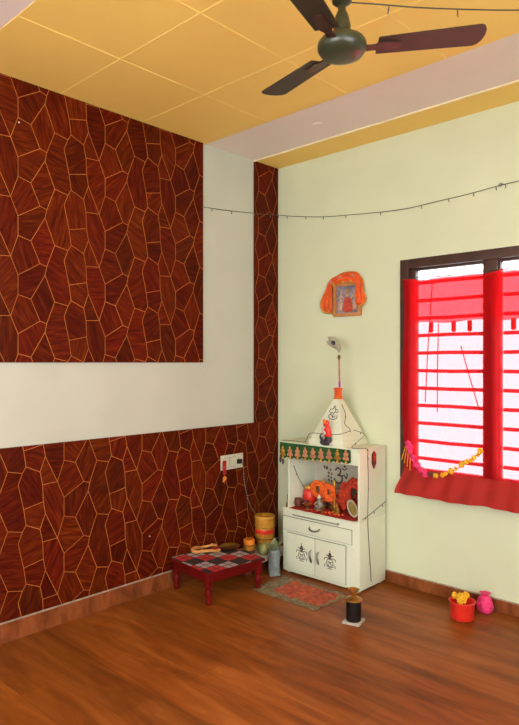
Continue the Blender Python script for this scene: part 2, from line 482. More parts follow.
# ================================================================== WINDOW
w = thing('window_1', 'dark framed barred window behind the red curtain', 'window', ((WX0+WX1)/2, .05, WZ0), kind='structure')
b = BM()
box(b, WX0, WX0+.060, -.015, .09, WZ0, WZ1, .003); box(b, WX1-.06, WX1, -.015, .09, WZ0, WZ1, .003)
box(b, WX0+.06, WX1-.06, -.015, .09, WZ1-.060, WZ1, .003); box(b, WX0+.06, WX1-.06, -.015, .09, WZ0, WZ0+.05, .003)
obj('window_frame', b, 'frame_dark', w)
b = BM(); box(b, 1.627, 1.712, -.005, .085, WZ0+.05, WZ1-.06, .003); obj('mullion', b, 'frame_dark', w)
for a0, a1 in ((1.14, 1.627), (1.712, 2.36)):
    b = BM()
    s = .034
    sl_, sr_ = (s, .010) if a0 < 1.5 else (.010, s)
    box(b, a0, a0+sl_, .02, .06, WZ0+.05, WZ1-.06, .002); box(b, a1-sr_, a1, .02, .06, WZ0+.05, WZ1-.06, .002)
    box(b, a0+sl_, a1-sr_, .02, .06, WZ1-.075, WZ1-.06, .002); box(b, a0+sl_, a1-sr_, .02, .06, WZ0+.05, WZ0+.07, .002)
    sash = obj('sash', b, 'frame_dark', w)
    b = BM(); box(b, a0+sl_, a1-sr_, .094, .097, WZ0+.05, WZ1-.06); obj('glass_pane', b, 'glass', sash, 0)
    for k in range(11):
        z = .83+.1135*k
        b = BM(); tube(b, [(a0+.01, .072, z), ((a0+a1)/2, .072, z-.004*math.sin(k*1.7)), (a1-.01, .072, z)], .0115, 8)
        obj('grille_bar', b, 'bar', w)

# curtain on a string, gathered in soft folds and flaring over the sill
CX0, CX1 = 1.112, 2.40
def curt(u, v):
    z = 1.985+(.612-1.985)*v
    x = CX0+(CX1-CX0)*u
    fold = .008*math.sin(u*62)+.006*math.sin(u*29+1.3)
    y = -.036+fold*(.35+.65*min(1, v*2))
    z += .012*math.sin(u*40)*(1-v)*.4-.010*abs(math.sin(u*4*PI))*(1-v)
    if z < .78:
        t = (.78-z)/.168; t = t*t*(3-2*t)
        y -= .050*t*(1+.12*math.sin(u*23)); x += (u-.5)*.075*t*(1 if u < .5 else .3)
        if v > .98: z += .004*math.sin(u*19)+(.05*max(0, u-.47))
    if u < .08: x += .010*math.sin(v*9)*(1-u/.08)
    return Vector((x, y, z))
cu = thing('window_curtain', 'sheer red curtain hung on a string across the bright window', 'curtain', (1.7, -.04, .61))
b = BM(); sheet(b, lambda u, v: curt(u, v*.895), 150, 40); obj('curtain_cloth', b, 'curtain', cu, 80)
# doubled opaque hem resting on the sill
b = BM(); sheet(b, lambda u, v: curt(u, .885+.115*v)-Vector((0, .004, 0)), 150, 10, .003); obj('doubled_hem', b, 'hem', cu, 80)
# turned-down heading with hanging tabs
def head(u, v):
    z = 1.975+(1.700-1.975)*v; x = 1.15+(2.38-1.15)*u
    return Vector((x, -.012+.004*math.sin(u*55)-.004*v, z+.006*math.sin(u*22)*v))
b = BM(); sheet(b, head, 120, 8)
obj('turned_heading', b, 'valance', cu, 80)
for x in (1.298, 1.448, 1.55, 1.81, 1.93, 2.1, 2.25):
    b = BM()
    def tabf(u, v, x=x): return Vector((x-.014+.030*u, -.013+.002*math.sin(u*6), 1.703-.062*v-.006*math.sin(u*PI)*v))
    sheet(b, tabf, 4, 5, .001); obj('tab', b, 'redcloth', cu, 60)
b = BM(); tube(b, [(1.09, -.03, 1.990), (1.4, -.034, 1.984), (1.7, -.034, 1.988), (2.41, -.03, 1.992)], .003, 6); obj('hanging_string', b, 'cable', cu)

def blossom(bm, c, r, mat=0):
    """ruffled flower head"""
    rnd = random.Random(int(c[0]*1e4+c[2]*7e3))
    ball(bm, c, (r, r, r*.8), mat, 8)
    for k in range(7):
        a = 2*PI*k/7+rnd.random(); e = rnd.uniform(-.5, .7)
        ball(bm, (c[0]+r*.75*math.cos(a)*math.cos(e), c[1]-r*.45*abs(math.cos(e)), c[2]+r*.75*math.sin(a)), r*rnd.uniform(.4, .55), mat, 6)

for pts_ in ([(1.312, -.019, 1.96), (1.283, -.019, 1.58), (1.262, -.019, 1.20)], [(1.352, -.019, 1.69), (1.346, -.02, 1.40), (1.344, -.019, 1.14)], [(1.498, -.019, 1.55), (1.560, -.02, 1.34), (1.606, -.019, 1.19)]):
    b = BM(); tube(b, spline(pts_, 8), .0032, 6); obj('tie_cord', b, 'redcloth', cu)

# flower garland slung across the curtain
g = thing('flower_garland', 'pink and yellow flower garland slung across the lower curtain', 'garland', (1.42, -.07, .77))
gp = spline([(1.165, -.052, .955), (1.185, -.06, .885), (1.235, -.07, .805), (1.31, -.085, .768), (1.375, -.085, .765), (1.45, -.08, .785), (1.53, -.07, .835), (1.60, -.06, .895), (1.65, -.055, .945)], 6)
b = BM(); tube(b, gp, .003, 6); obj('thread', b, 'cable', g)
for nm, mt, a0, a1, r in (('pink_flowers', 'pinkflower', .04, .36, .020), ('dark_flowers', 'clay', .38, .50, .014), ('yellow_flowers', 'yellowflower', .52, .98, .016)):
    b = BM(); n = 11
    for k in range(n):
        i = a0+(a1-a0)*k/(n-1); p = gp[min(len(gp)-1, int(i*(len(gp)-1)))]
        blossom(b, (p.x+random.uniform(-.006, .006), p.y, p.z+random.uniform(-.008, .008)), r*random.uniform(.7, 1.1))
    obj(nm, b, mt, g, 80)
b = BM()
for k in range(4):
    p = gp[0]; tube(b, spline([p, p+Vector((.012*(k-2), -.004, -.05)), p+Vector((.02*(k-2)-.01, -.004, -.13-.02*k))], 5), .0022, 5)
obj('loose_end', b, 'yellowflower', g)

# ================================================================== CEILING FAN
HUB = Vector((1.887, -1.795, 2.565))
f = thing('ceiling_fan', 'dark brown three-blade ceiling fan under the yellow ceiling', 'fan', tuple(HUB))
b = BM(); lathe(b, [(.012, -.043), (.045, -.041), (.072, -.032), (.086, -.012), (.086, .008), (.076, .022), (.05, .036), (.03, .05)], HUB, 36)
obj('motor_housing', b, 'fan_dark', f, 40)
b = BM(); lathe(b, [(.030, .045), (.031, .070), (.022, .110), (.014, .125), (.014, .140), (.034, .155), (.038, .185), (.020, .19)], HUB, 24)
obj('coupling_cover', b, 'fan_dark', f, 40)
b = BM(); lathe(b, [(.011, .13), (.011, CEIL-HUB.z-.05)], HUB, 16); obj('down_rod', b, 'fan_dark', f)
b = BM(); lathe(b, [(.02, CEIL-HUB.z-.075), (.05, CEIL-HUB.z-.04), (.062, CEIL-HUB.z-.001)], HUB, 24); obj('ceiling_canopy', b, 'fan_dark', f)
A0, CONE, TX, TY = 42, .095, .03, -.03
for k in range(3):
    a = math.radians(A0+120*k); ca, sa = math.cos(a), math.sin(a)
    rise = TX*ca+TY*sa+CONE
    ex = Vector((ca, sa, rise)).normalized(); ey = Vector((-sa, ca, 0)); ez = ex.cross(ey)
    pitch = math.radians(-7); ey2 = ey*math.cos(pitch)+ez*math.sin(pitch); ez2 = ex.cross(ey2)
    base = HUB+Vector((0, 0, -.012))
    def bl(s, t, lift, base=base, ex=ex, ey2=ey2, ez2=ez2): return base+ex*s+ey2*t+ez2*lift
    out = []
    R0, R1 = .125, .505
    for i in range(9):
        t = i/8; out.append((R0+(R1-.03-R0)*t, -(.046+.012*t)))
    for i in range(1, 6):
        th = -PI/2+PI*i/6; out.append((R1-.03+.03*math.cos(th), .058*math.sin(th)))
    for i in range(8, -1, -1):
        t = i/8; out.append((R0+(R1-.03-R0)*t, (.046+.012*t)))
    b = BM(); plate2(b, out, bl, .004); blade = obj('blade', b, 'fan', f, 40)
    b = BM()
    def brk(s, t, lift, bl=bl): return bl(s, t, lift-.006)
    plate2(b, [(.070, -.016), (.115, -.014), (.135, -.026), (.20, -.018), (.21, 0), (.20, .018), (.135, .026), (.115, .014), (.070, .016)], brk, .0055)
    obj('blade_bracket', b, 'fan_red', blade, 40)

# ================================================================== STRINGS OF SMALL LIGHTS
def light_string(name, label, pts, n_b, r=.0022, hang=.02, group=None, nseg=8, off=(0, 0, 0)):
    p = spline(pts, nseg)
    t = thing(name, label, 'light string', tuple(p[len(p)//2]))
    b = BM(); tube(b, p, r, 6); obj('wire', b, 'cable', t)
    for k in range(n_b):
        q = p[int((k+.5)/n_b*(len(p)-1))]+Vector(off)
        b = BM()
        lathe(b, [(.0018, -.001), (.0026, -.008), (.0030, -hang*.6), (.0022, -hang*.9), (.0006, -hang)], (q.x, q.y, q.z), 8,
              M4=Matrix.Rotation(random.uniform(-.35, .35), 4, 'Y'))
        obj('bulb', b, 'bulb', t)
    return t
light_string('light_string', 'thin dark light string running across both walls above the picture',
             [(.018, -.79, 2.503), (.012, -.535, 2.524), (.014, -.27, 2.551), (.022, -.05, 2.574), (.05, -.012, 2.574), (.237, -.01, 2.536), (.45, -.01, 2.500), (.685, -.01, 2.476),
              (1.077, -.01, 2.446), (1.357, -.01, 2.454), (1.551, -.01, 2.463), (1.732, -.01, 2.477), (1.95, -.01, 2.485), (2.4, -.01, 2.50)], 16, hang=.024)
light_string('light_string', 'light string stretched from the fan rod below the ceiling',
             [(1.892, -1.80, 2.716), (1.902, -1.78, 2.721), (1.953, -1.652, 2.747), (2.024, -1.489, 2.776), (2.122, -1.275, 2.82), (2.227, -1.054, 2.869), (2.35, -.80, 2.938)], 4, r=.0026, hang=.032)
hk = thing('wire_hook', 'small dark hook holding the light string on the cream wall', 'hook', (1.732, -.004, 2.477))
b = BM(); lathe(b, [(.012, 0), (.010, .006), (.003, .012)], n=12, M4=Matrix.Translation((1.732, -.001, 2.483)) @ Matrix.Rotation(PI/2, 4, 'X')); obj('nail_head', b, 'vent', hk)
b = BM(); tube(b, spline([(1.732, -.006, 2.485), (1.75, -.010, 2.482), (1.765, -.010, 2.472), (1.762, -.010, 2.455)], 5), .0022, 6); obj('tail', b, 'cable', hk)
# faint dusty cable-hole rose in the pale ceiling band
b = BM(); lathe(b, [(.030, 0), (.028, -.004), (.004, -.005)], (.78, -.50, CEIL+.004), 16)
tag(obj('ceiling_plate', b, 'pink'), 'small round plate on the pale ceiling band', 'plate')

# ================================================================== FRAMED PICTURE WITH ORANGE CLOTH
pf = thing('picture_frame', 'small tan framed picture under an orange cloth', 'picture', (.66, -.003, 1.77))
def pw(u, v, lift): return Vector((u, -.003-lift, v))
FX0, FX1, FZ0, FZ1 = .550, .778, 1.772, 2.006
b = BM(); s = .022
for q in ((FX0, FX1, FZ0, FZ0+s), (FX0, FX1, FZ1-s, FZ1), (FX0, FX0+s, FZ0+s, FZ1-s), (FX1-s, FX1, FZ0+s, FZ1-s)):
    box(b, q[0], q[1], -.026, -.003, q[2], q[3], .003)
obj('frame', b, 'picframe', pf)
b = BM()
plate2(b, [(FX0+s, FZ0+s), (FX1-s, FZ0+s), (FX1-s, FZ1-s), (FX0+s, FZ1-s)], pw, .008, 0)
def pw2(u, v, lift): return Vector((u, -.011-lift, v))
cx, cz = (FX0+FX1)/2, (FZ0+FZ1)/2
plate2(b, [(cx-.04, FZ0+.03), (cx+.04, FZ0+.03), (cx+.045, FZ0+.07), (cx+.025, FZ0+.13), (cx-.02, FZ0+.135), (cx-.038, FZ0+.08)], pw2, .001, 1)
disc2(b, (cx, FZ0+.152), .014, pw2, .001, mat=2); disc2(b, (cx, FZ0+.178), .012, pw2, .001, mat=3, ry=.016)
for sx in (-1, 1):
    plate2(b, [(cx+sx*.075, FZ0+.045), (cx+sx*.048, FZ0+.045), (cx+sx*.045, FZ0+.11), (cx+sx*.06, FZ0+.125), (cx+sx*.078, FZ0+.10)], pw2, .0015, 2)
    disc2(b, (cx+sx*.06, FZ0+.138), .012, pw2, .0015, mat=2)
    ribbon(b, spline([(cx+sx*.028, FZ0+.125), (cx+sx*.055, FZ0+.155), (cx+sx*.05, FZ0+.19)], 4), .009, pw2, .002, 2)
obj('print', b, ['skyblue', 'picred', 'skin', 'gold'], pf, 0)

dc = thing('draped_cloth', 'orange gold-edged cloth draped over the framed picture', 'cloth', (.66, -.02, 1.80))
outer = spline([(.520, 1.800), (.468, 1.812), (.436, 1.862), (.452, 1.905), (.478, 1.968), (.520, 2.036), (.580, 2.066), (.665, 2.083), (.745, 2.072), (.790, 2.022), (.808, 1.950), (.826, 1.885), (.812, 1.848), (.775, 1.842)], 6)
inner = spline([(.552, 1.806), (.552, 1.83), (.552, 1.86), (.552, 1.90), (.552, 1.95), (.556, 1.99), (.60, 2.002), (.665, 2.008), (.725, 2.004), (.748, 1.985), (.750, 1.95), (.750, 1.90), (.752, 1.865), (.756, 1.845)], 6)
N = len(outer)-1
def drape(u, v):
    i = min(N, int(round(u*N))); p = inner[i].lerp(outer[i], v)
    fold = .007*math.sin(v*16+u*9)+.005*math.sin(u*46)
    return Vector((p.x, -.038+.022*v+fold*min(1, v*4)*.9, p.y))
b = BM(); sheet(b, drape, N, 12, .0015); obj('cloth', b, 'orange', dc, 80)
def bead(u, v, r):
    pos = drape(u, v); b = BM(); ball(b, (pos.x, pos.y-.005, pos.z), (r, .004, r*1.15), 0, 8); obj('gold_bead', b, 'gold', dc, 80)
for i in range(0, N+1, 2):
    if outer[i].y < 1.89: bead(i/N, .97, .008)
for i in (32, 40, 46): bead(i/N, .05, .011)
for i in (2, 5, 9, 14, 20): bead(i/N, .45, .007)
b = BM(); tube(b, [drape(i/N, .985)+Vector((0, -.003, 0)) for i in range(N+1)], .0025, 6); obj('gold_edging', b, 'gold', dc)
for i in (30, 38, 46):
    pos = drape(i/N, .58); b = BM()
    lathe(b, [(.017, 0), (.015, .003), (.006, .004)], n=16, M4=Matrix.Translation((pos.x, pos.y-.006, pos.z)) @ Matrix.Rotation(PI/2, 4, 'X'))
    obj('round_motif', b, 'rose', dc)

# ================================================================== PRAYER CABINET
cab = thing('prayer_cabinet', 'white laminate home-shrine cabinet standing in the room corner', 'cabinet', (.655, -.17, 0))
X0, X1, YF, YK = .345, .976, -.326, -.022
b = BM()
box(b, X0, X1, YF, YK, .014, .432, .002)
obj('body', b, 'cab', cab)
for fx in (X0+.03, X1-.03):
    for fy in (YF+.03, YK-.03):
        b = BM(); lathe(b, [(.014, 0), (.016, .015)], (fx, fy, 0), 14); obj('foot', b, 'cab', cab)
b = BM(); box(b, X0-.002, X1+.004, YF-.006, YK, .432, .447, .002); obj('counter_top', b, 'cab', cab)
b = BM(); box(b, X0+.09, X0+.475, YF-.013, YF+.004, .406, .411, .002); tr = obj('pull_out_tray', b, 'chrome', cab)
b = BM(); ball(b, (X0+.475, YF-.014, .414), (.008, .006, .009), 0, 10); obj('tray_knob', b, 'chrome', tr)

def framed(x0, x1, z0, z1, name):
    """a front a touch proud of the body, with a dark reveal all round"""
    b = BM(); box(b, x0-.003, x1+.003, YF-.0015, YF+.004, z0-.003, z1+.003, mat=1)
    box(b, x0, x1, YF-.008, YF, z0, z1, .0015, mat=0)
    return obj(name, b, ['cab', 'line'], cab, 30)
dw = framed(X0+.006, .918, .299, .388, 'drawer')
b = BM(); hp = spline([(.585, YF-.008, .352), (.592, YF-.022, .341), (.627, YF-.030, .334), (.662, YF-.022, .341), (.669, YF-.008, .352)], 6)
tube(b, hp, lambda t: .0042+.0025*math.sin(PI*t), 8); obj('handle', b, 'chrome', dw)
def door_motif(c, parent):
    pl = lambda u, v, l: Vector((c[0]+u, YF-.008-l, c[1]+v))
    b = BM()
    ribbon(b, [(.026*math.cos(t), -.008+.024*math.sin(t)) for t in [2*PI*k/20 for k in range(21)]], .0042, pl)      # pot
    ribbon(b, [(-.030, -.032), (0, -.040), (.030, -.032)], .0042, pl); ribbon(b, [(-.018, -.048), (.018, -.048)], .0042, pl)
    for s in (-1, 1):
        ribbon(b, spline([(0, .012), (s*.018, .020), (s*.040, .018), (s*.046, .004)], 4), .0048, pl)
        ribbon(b, spline([(0, .016), (s*.014, .034), (s*.030, .038)], 4), .0055, pl)
        ribbon(b, spline([(s*.030, -.02), (s*.044, -.028), (s*.040, -.042)], 4), .0036, pl)
        ribbon(b, spline([(s*.012, .0), (s*.004, -.014), (s*.014, -.022)], 4), .0036, pl)
    disc2(b, (0, .040), .012, pl, ry=.016); ribbon(b, [(0, .056), (0, .072)], .004, pl); ribbon(b, [(-.018, -.005), (.018, -.005)], .0036, pl)
    
    obj('pot_motif', b, 'ink', parent, 0)
for x0, x1, hx, mx_ in ((.386, .626, .598, .516), (.630, .872, .660, .752)):
    d = framed(x0, x1, .036, .279, 'door')
    b = BM(); hp = spline([(hx, YF-.008, .200), (hx-.004, YF-.02, .185), (hx, YF-.026, .158), (hx+.004, YF-.02, .131), (hx, YF-.008, .116)], 6)
    tube(b, hp, lambda t: .0042+.004*math.sin(PI*t), 8); obj('handle', b, 'chrome', d)
    door_motif((mx_, .158), d)
# open niche above
SH = .447
b = BM(); box(b, .384, .398, YF+.004, YK, SH, .884, .0015); obj('side_panel', b, 'cab', cab)
b = BM(); box(b, X1-.014, X1, YF, YK, SH, .884, .0015); obj('side_panel', b, 'cab', cab)
b = BM(); box(b, .398, X1-.014, YK-.012, YK, SH, .884); bp_ = obj('back_panel', b, plain('shaded_back_board', (.47, .43, .35), .6, vary=.06), cab, 0)  # board colour darker than the cabinet: the niche's shade is put into it
b = BM(); box(b, .340, X1-.0145, YF, YF+.014, .800, .884, .0015); obj('front_valance', b, 'cab', cab)
b = BM(); box(b, .328, X1+.004, YF-.010, YK, .884, .904, .0025); obj('top_slab', b, 'cab', cab)
pb = lambda u, v, l: Vector((u, YK-.0125-l, v))
b = BM()
o_ = lambda L: [(.625+u*.9, .655+v*.9) for u, v in L]
ribbon(b, spline(o_([(-.052, .040), (-.03, .062), (-.002, .048), (-.012, .016), (-.032, .006)]), 6), .013, pb)
ribbon(b, spline(o_([(-.032, .006), (.004, .002), (.012, -.030), (-.014, -.056), (-.050, -.044), (-.062, -.022)]), 6), .014, pb)
ribbon(b, spline(o_([(.002, -.002), (.030, .010), (.052, -.010), (.060, .016), (.050, .030)]), 6), .010, pb)
ribbon(b, spline(o_([(.012, .066), (.034, .052), (.058, .068)]), 6), .008, pb); disc2(b, o_([(.036, .080)])[0], .009, pb)
obj('om_symbol', b, 'ink', bp_, 0)
b = BM()
for u, v, r in ((.505, .700, .012), (.535, .690, .008), (.520, .668, .009), (.545, .662, .008), (.518, .643, .009), (.542, .636, .008), (.522, .618, .008), (.545, .612, .007)): disc2(b, (u, v), r, pb)
plate2(b, [(.470, .712), (.492, .716), (.486, .690)], pb, .0015)
obj('dot_motif', b, 'ink', bp_, 0)

# red cloth spread inside the niche, hanging a little over the edge
b = BM()
def rc(u, v):
    x = .400+.545*u; y = YK-.016+(YF-.006-(YK-.016))*v
    return Vector((x, y, SH+.003+.0012*math.sin(u*40)*math.sin(v*15)))
sheet(b, rc, 40, 18, .0015); tag(obj('red_cloth', b, 'redcloth', None, 60), 'red cloth spread on the shelf of the white shrine', 'cloth')
SZ = SH+.0055

# ---- things standing in the niche
def figurine(label, x, y, h, w, mats, crown=True, z=SZ, name='idol_figurine', cat='figurine', group=None):
    """seated figurine: crossed legs, torso, arms, head and pointed crown on a pedestal"""
    t = thing(name, label, cat, (x, y, z), group)
    b = BM(); lathe(b, [(w*.95, 0), (w, h*.05), (w*.8, h*.10), (w*.9, h*.13)], (x, y, z), 16); obj('pedestal', b, mats[0], t)
    b = BM()
    ball(b, (x, y, z+h*.22), (w*.95, w*.65, h*.11)); ball(b, (x, y, z+h*.40), (w*.52, w*.40, h*.20))
    ball(b, (x, y, z+h*.68), (w*.34, w*.34, h*.115))
    for s in (-1, 1):
        tube(b, spline([(x+s*w*.45, y, z+h*.52), (x+s*w*.85, y-w*.15, z+h*.38), (x+s*w*.55, y-w*.55, z+h*.30)], 4), w*.15, 6)
        ball(b, (x+s*w*.34, y, z+h*.67), (w*.08, w*.10, h*.03))
    obj('body', b, mats[1], t, 80)
    if crown:
        b = BM(); lathe(b, [(w*.32, 0), (w*.36, h*.03), (w*.22, h*.13), (w*.05, h*.23)], (x, y, z+h*.76), 14); obj('crown', b, mats[2], t)
    return t
def ring_garland(label, c, R, mat, r=.014, n=16, sq=1., name='marigold_garland'):
    b = BM()
    for k in range(n):
        a = 2*PI*k/n; blossom(b, (c[0]+R*math.cos(a), c[1], c[2]+R*sq*math.sin(a)), r*random.uniform(.85, 1.15))
    return tag(obj(name, b, mat, None, 80), label, 'garland')

# round red pot wrapped in cloth
k = thing('red_pot', 'round red ritual pot at the back corner of the shrine', 'pot', (.455, -.165, SZ))
b = BM(); lathe(b, [(.026, 0), (.044, .025), (.052, .06), (.046, .095), (.032, .115), (.036, .128)], (.455, -.165, SZ), 24); obj('pot_body', b, 'redplastic', k)
b = BM(); lathe(b, [(.034, .112), (.041, .122), (.037, .134)], (.455, -.165, SZ), 20); obj('gold_rim', b, 'gold', k)

figurine('seated idol behind the marigold ring next to the red pot', .555, -.145, .20, .042, ('darkbrass', 'idol', 'gold'))
ring_garland('orange marigold garland round the idol nearest the red pot', (.555, -.20, SZ+.128), .040, 'marigold', .020, 13, 1.1)
figurine('seated idol in marigolds just below the black symbol', .650, -.145, .195, .042, ('darkbrass', 'idol', 'gold'))
ring_garland('orange marigold garland round the idol below the black symbol', (.650, -.20, SZ+.120), .036, 'marigold', .020, 12, 1.15)
figurine('small silvery seated idol in front of two marigold garlands', .598, -.245, .105, .036, ('silver', 'silver', 'whitep'))
figurine('tall red and gold robed idol at the right side of the shrine', .845, -.120, .235, .052, ('darkbrass', 'redcloth', 'gold'))
ring_garland('red flower garland hung round the tall robed idol', (.848, -.182, SZ+.130), .062, 'redflower', .027, 18, 1.25)
b = BM()
for kx, kz in ((.728, .07), (.745, .11), (.720, .03), (.757, .15), (.738, .055), (.755, .18), (.757, .03), (.752, .085), (.706, .055), (.712, .10), (.735, .14), (.695, .02), (.748, .12), (.762, .20), (.765, .06)):
    blossom(b, (kx, -.165+.02*math.sin(kx*90), SZ+kz*.85+.012), .021)
tag(obj('flower_heap', b, 'redflower', None, 80), 'heap of red flowers piled beside the tall robed idol', 'flowers')
for x, y, h, lab in ((.702, -.215, .085, 'small brass idol beside the heap of red flowers'), (.757, -.262, .075, 'small brass idol standing nearest the round cream plate')):
    figurine(lab, x, y, h, .022, ('brass', 'brass', 'gold'))

def diya(x, y, z, r, label, mat='brass'):
    t = thing('oil_lamp', label, 'oil lamp', (x, y, z))
    b = BM(); lathe(b, [(r*.6, 0), (r*.5, r*.2), (r*.22, r*.35), (r*.25, r*.7), (r*.8, r*.95), (r, r*1.3), (r*.86, r*1.3), (r*.55, r*1.0), (r*.05, r*.95)], (x, y, z), 20); obj('bowl', b, mat, t)
    b = BM(); tube(b, [(x, y, z+r*.95), (x-r*.4, y-r*.5, z+r*1.1), (x-r*.7, y-r*.8, z+r*1.42)], r*.07, 6); obj('wick', b, 'whitep', t)
diya(.528, -.286, SZ, .030, 'brass oil lamp at the front edge of the red cloth')
diya(.655, -.288, SZ, .022, 'smaller brass oil lamp in front of the silvery idol')
for x, y, r, lab in ((.432, -.268, .028, 'dark red clay bowl beside the brass bell'), (.470, -.232, .022, 'small dark red clay cup in front of the red pot')):
    b = BM(); lathe(b, [(r*.6, 0), (r, r*.6), (r*1.05, r*1.3), (r*.85, r*1.9), (r*.95, r*2.1), (r*.8, r*2.1), (r*.7, r*1.6), (r*.1, r*.6)], (x, y, SZ), 20)
    tag(obj('clay_bowl', b, 'clay'), lab, 'bowl')
b = BM(); rnd = random.Random(5)
for k_ in range(15):
    xx = .56+.26*rnd.random(); yy = -.300+.045*rnd.random()
    if abs(xx-.598) < .05 and yy > -.286: continue
    ball(b, (xx, yy, SZ+.006), (.010, .008, .006), 0, 7)
tag(obj('loose_petals', b, 'marigold', None, 80), 'loose orange petals scattered along the front of the shrine shelf', 'petals', kind='stuff')
# round cream plate leaning at the right of the niche
pl = thing('round_plate', 'round cream rimmed plate leaning at the front of the shrine', 'plate', (.885, -.270, SZ))
T = Matrix.Translation((.885, -.268, SZ+.060)) @ Matrix.Rotation(math.radians(-20), 4, 'Z') @ Matrix.Rotation(math.radians(100), 4, 'X')
b = BM(); lathe(b, [(.046, -.003), (.056, 0), (.058, .004), (.052, .006), (.046, .003)], n=32, M4=T); obj('rim', b, 'whitep', pl)
b = BM(); lathe(b, [(.046, -.002), (.046, .003), (.036, .005), (.014, .008), (.002, .008)], n=32, M4=T); obj('centre', b, plain('olive_plate', (.34, .25, .06), .5, vary=.4, scale=60.), pl)
# hand bell on the counter, outside the niche
t = thing('hand_bell', 'little brass hand bell on the outer end of the counter', 'bell', (.365, -.30, SH))
b = BM(); lathe(b, [(.017, 0), (.013, .012), (.011, .028), (.004, .034)], (.365, -.30, SH), 16); obj('bell_cup', b, 'darkbrass', t)
b = BM(); lathe(b, [(.003, .033), (.005, .045), (.003, .055), (.006, .066), (.003, .074), (.007, .082), (.002, .09)], (.365, -.30, SH), 10); obj('grip', b, 'darkbrass', t)

# green festoon along the valance
ts = thing('festoon', 'green door festoon of peach figures and gold bells on the shrine', 'festoon', (.62, -.34, .80))
YT = YF-.0145
b = BM()
def fest(u, v):
    x = .328+(.918-.328)*u
    drop = .098+.012*abs(math.sin(u*9*PI))*(1 if v > .8 else 0)-.020*u
    return Vector((x, YT-.002-.003*math.sin(u*30)*v, .898-drop*v))
sheet(b, fest, 72, 8, .0015); obj('green_band', b, 'green', ts, 60)
pt = lambda u, v, l: Vector((u, YT-.006-l, v))
for i in range(9):
    x = .360+i*.066; zc = .842+.003*i
    b = BM(); plate2(b, [(x-.022, zc-.034), (x+.022, zc-.034), (x+.024, zc-.022), (x+.013, zc-.012), (x+.020, zc+.004), (x+.010, zc+.014), (x-.010, zc+.014), (x-.020, zc+.004), (x-.013, zc-.012), (x-.024, zc-.022)], pt, .004)
    ball(b, (x, YT-.010, zc+.021), (.009, .005, .011), 0, 8); ball(b, (x, YT-.010, zc-.004), (.010, .006, .014), 0, 8)
    obj('figure_patch', b, 'gold' if i in (0, 7) else 'figure', ts, 40)
    b = BM(); lathe(b, [(.009, -.018), (.008, -.010), (.005, -.002), (.001, .002)], (x, YT-.008, zc-.036), 10); obj('bell', b, 'gold', ts)
for x, dz in ((.338, 0), (.360, -.01)):
    b = BM(); lathe(b, [(.002, -.045), (.008, -.030), (.007, -.006), (.002, 0)], (x, YT-.006, .800+dz), 10); obj('tassel', b, 'navy', ts)
# pendant on the side of the shrine
tp = thing('cloth_pendant', 'dark red leaf-shaped pendant on the shrine side panel', 'pendant', (X1+.008, -.168, .766))
b = BM()
ps = lambda u, v, l: Vector((X1+.0015+l, u, v))
plate2(b, [(-.168, .766), (-.145, .80), (-.146, .862), (-.168, .880), (-.190, .862), (-.191, .80)], ps, .006); obj('leaf', b, 'clay', tp)
b = BM(); plate2(b, [(-.168, .81), (-.156, .83), (-.160, .87), (-.176, .87), (-.180, .83)], lambda u, v, l: Vector((X1+.0075+l, u, v)), .002); obj('centre', b, 'redflower', tp)

# shrine spire on the top slab
sp = thing('shrine_spire', 'white stepped pyramid spire standing on the shrine top', 'spire', (.700, -.170, .904))
px, py = .700, -.170
b = BM(); box(b, px-.142, px+.142, py-.142, py+.142, .904, .938, .002); obj('lower_step', b, 'cab', sp)
b = BM(); box(b, px-.128, px+.128, py-.128, py+.128, .938, .966, .002); obj('upper_step', b, 'cab', sp)
b = BM()
lo = [(px+sx*.122, py+sy*.122, .966) for sx, sy in ((-1, -1), (1, -1), (1, 1), (-1, 1))]; hi = [(px+sx*.022, py+sy*.022, 1.205) for sx, sy in ((-1, -1), (1, -1), (1, 1), (-1, 1))]
L_ = [b.verts.new(q) for q in lo]; H_ = [b.verts.new(q) for q in hi]
b.faces.new(L_); b.faces.new(H_)
for i in range(4): b.faces.new((L_[i], L_[(i+1) % 4], H_[(i+1) % 4], H_[i]))
py_ = obj('pyramid', b, 'cab', sp, 0)
sl = Vector((0, .100, .239)).normalized(); nn = Vector((0, -.239, .100)).normalized()
pp = lambda u, v, l: Vector((px, py-.122, .966))+Vector((u, 0, 0))+sl*v+nn*(l+.0005)
b = BM(); q = lambda L: [(.004+a*.9, .160+c*.9) for a, c in L]
ribbon(b, spline(q([(-.012, .030), (0, .040), (.014, .030), (.016, .012), (.004, -.006), (.002, -.026), (.016, -.032), (.022, -.020)]), 5), .005, pp)
ribbon(b, spline(q([(-.010, .028), (-.030, .030), (-.036, .008), (-.016, .000), (-.006, .006)]), 5), .004, pp)
ribbon(b, spline(q([(.016, .026), (.034, .026), (.038, .006), (.020, .002)]), 5), .004, pp)
ribbon(b, spline(q([(-.012, -.004), (-.034, -.022), (-.020, -.044), (.012, -.050), (.038, -.040), (.040, -.016)]), 5), .005, pp)
ribbon(b, spline(q([(-.010, .042), (.002, .056), (.012, .042)]), 5), .004, pp); ribbon(b, spline(q([(-.022, -.016), (-.004, -.026), (.006, -.040)]), 5), .004, pp)
obj('line_motif', b, 'ink', py_, 0)

cp = thing('orange_finial', 'orange cloth-wrapped cup capping the white spire', 'finial', (px, py, 1.205))
b = BM(); lathe(b, [(.034, 0), (.030, .006), (.026, .02), (.025, .055), (.031, .070), (.027, .074), (.01, .072)], (px, py, 1.205), 20, rad=lambda a, z: 1+.05*math.sin(a*9)); obj('cup', b, 'orange', cp, 60)
b = BM(); tube(b, [(px+.029*math.cos(t), py+.029*math.sin(t), 1.215) for t in [2*PI*k_/20 for k_ in range(20)]], .003, 6, closed=True); obj('gold_band', b, 'gold', cp)

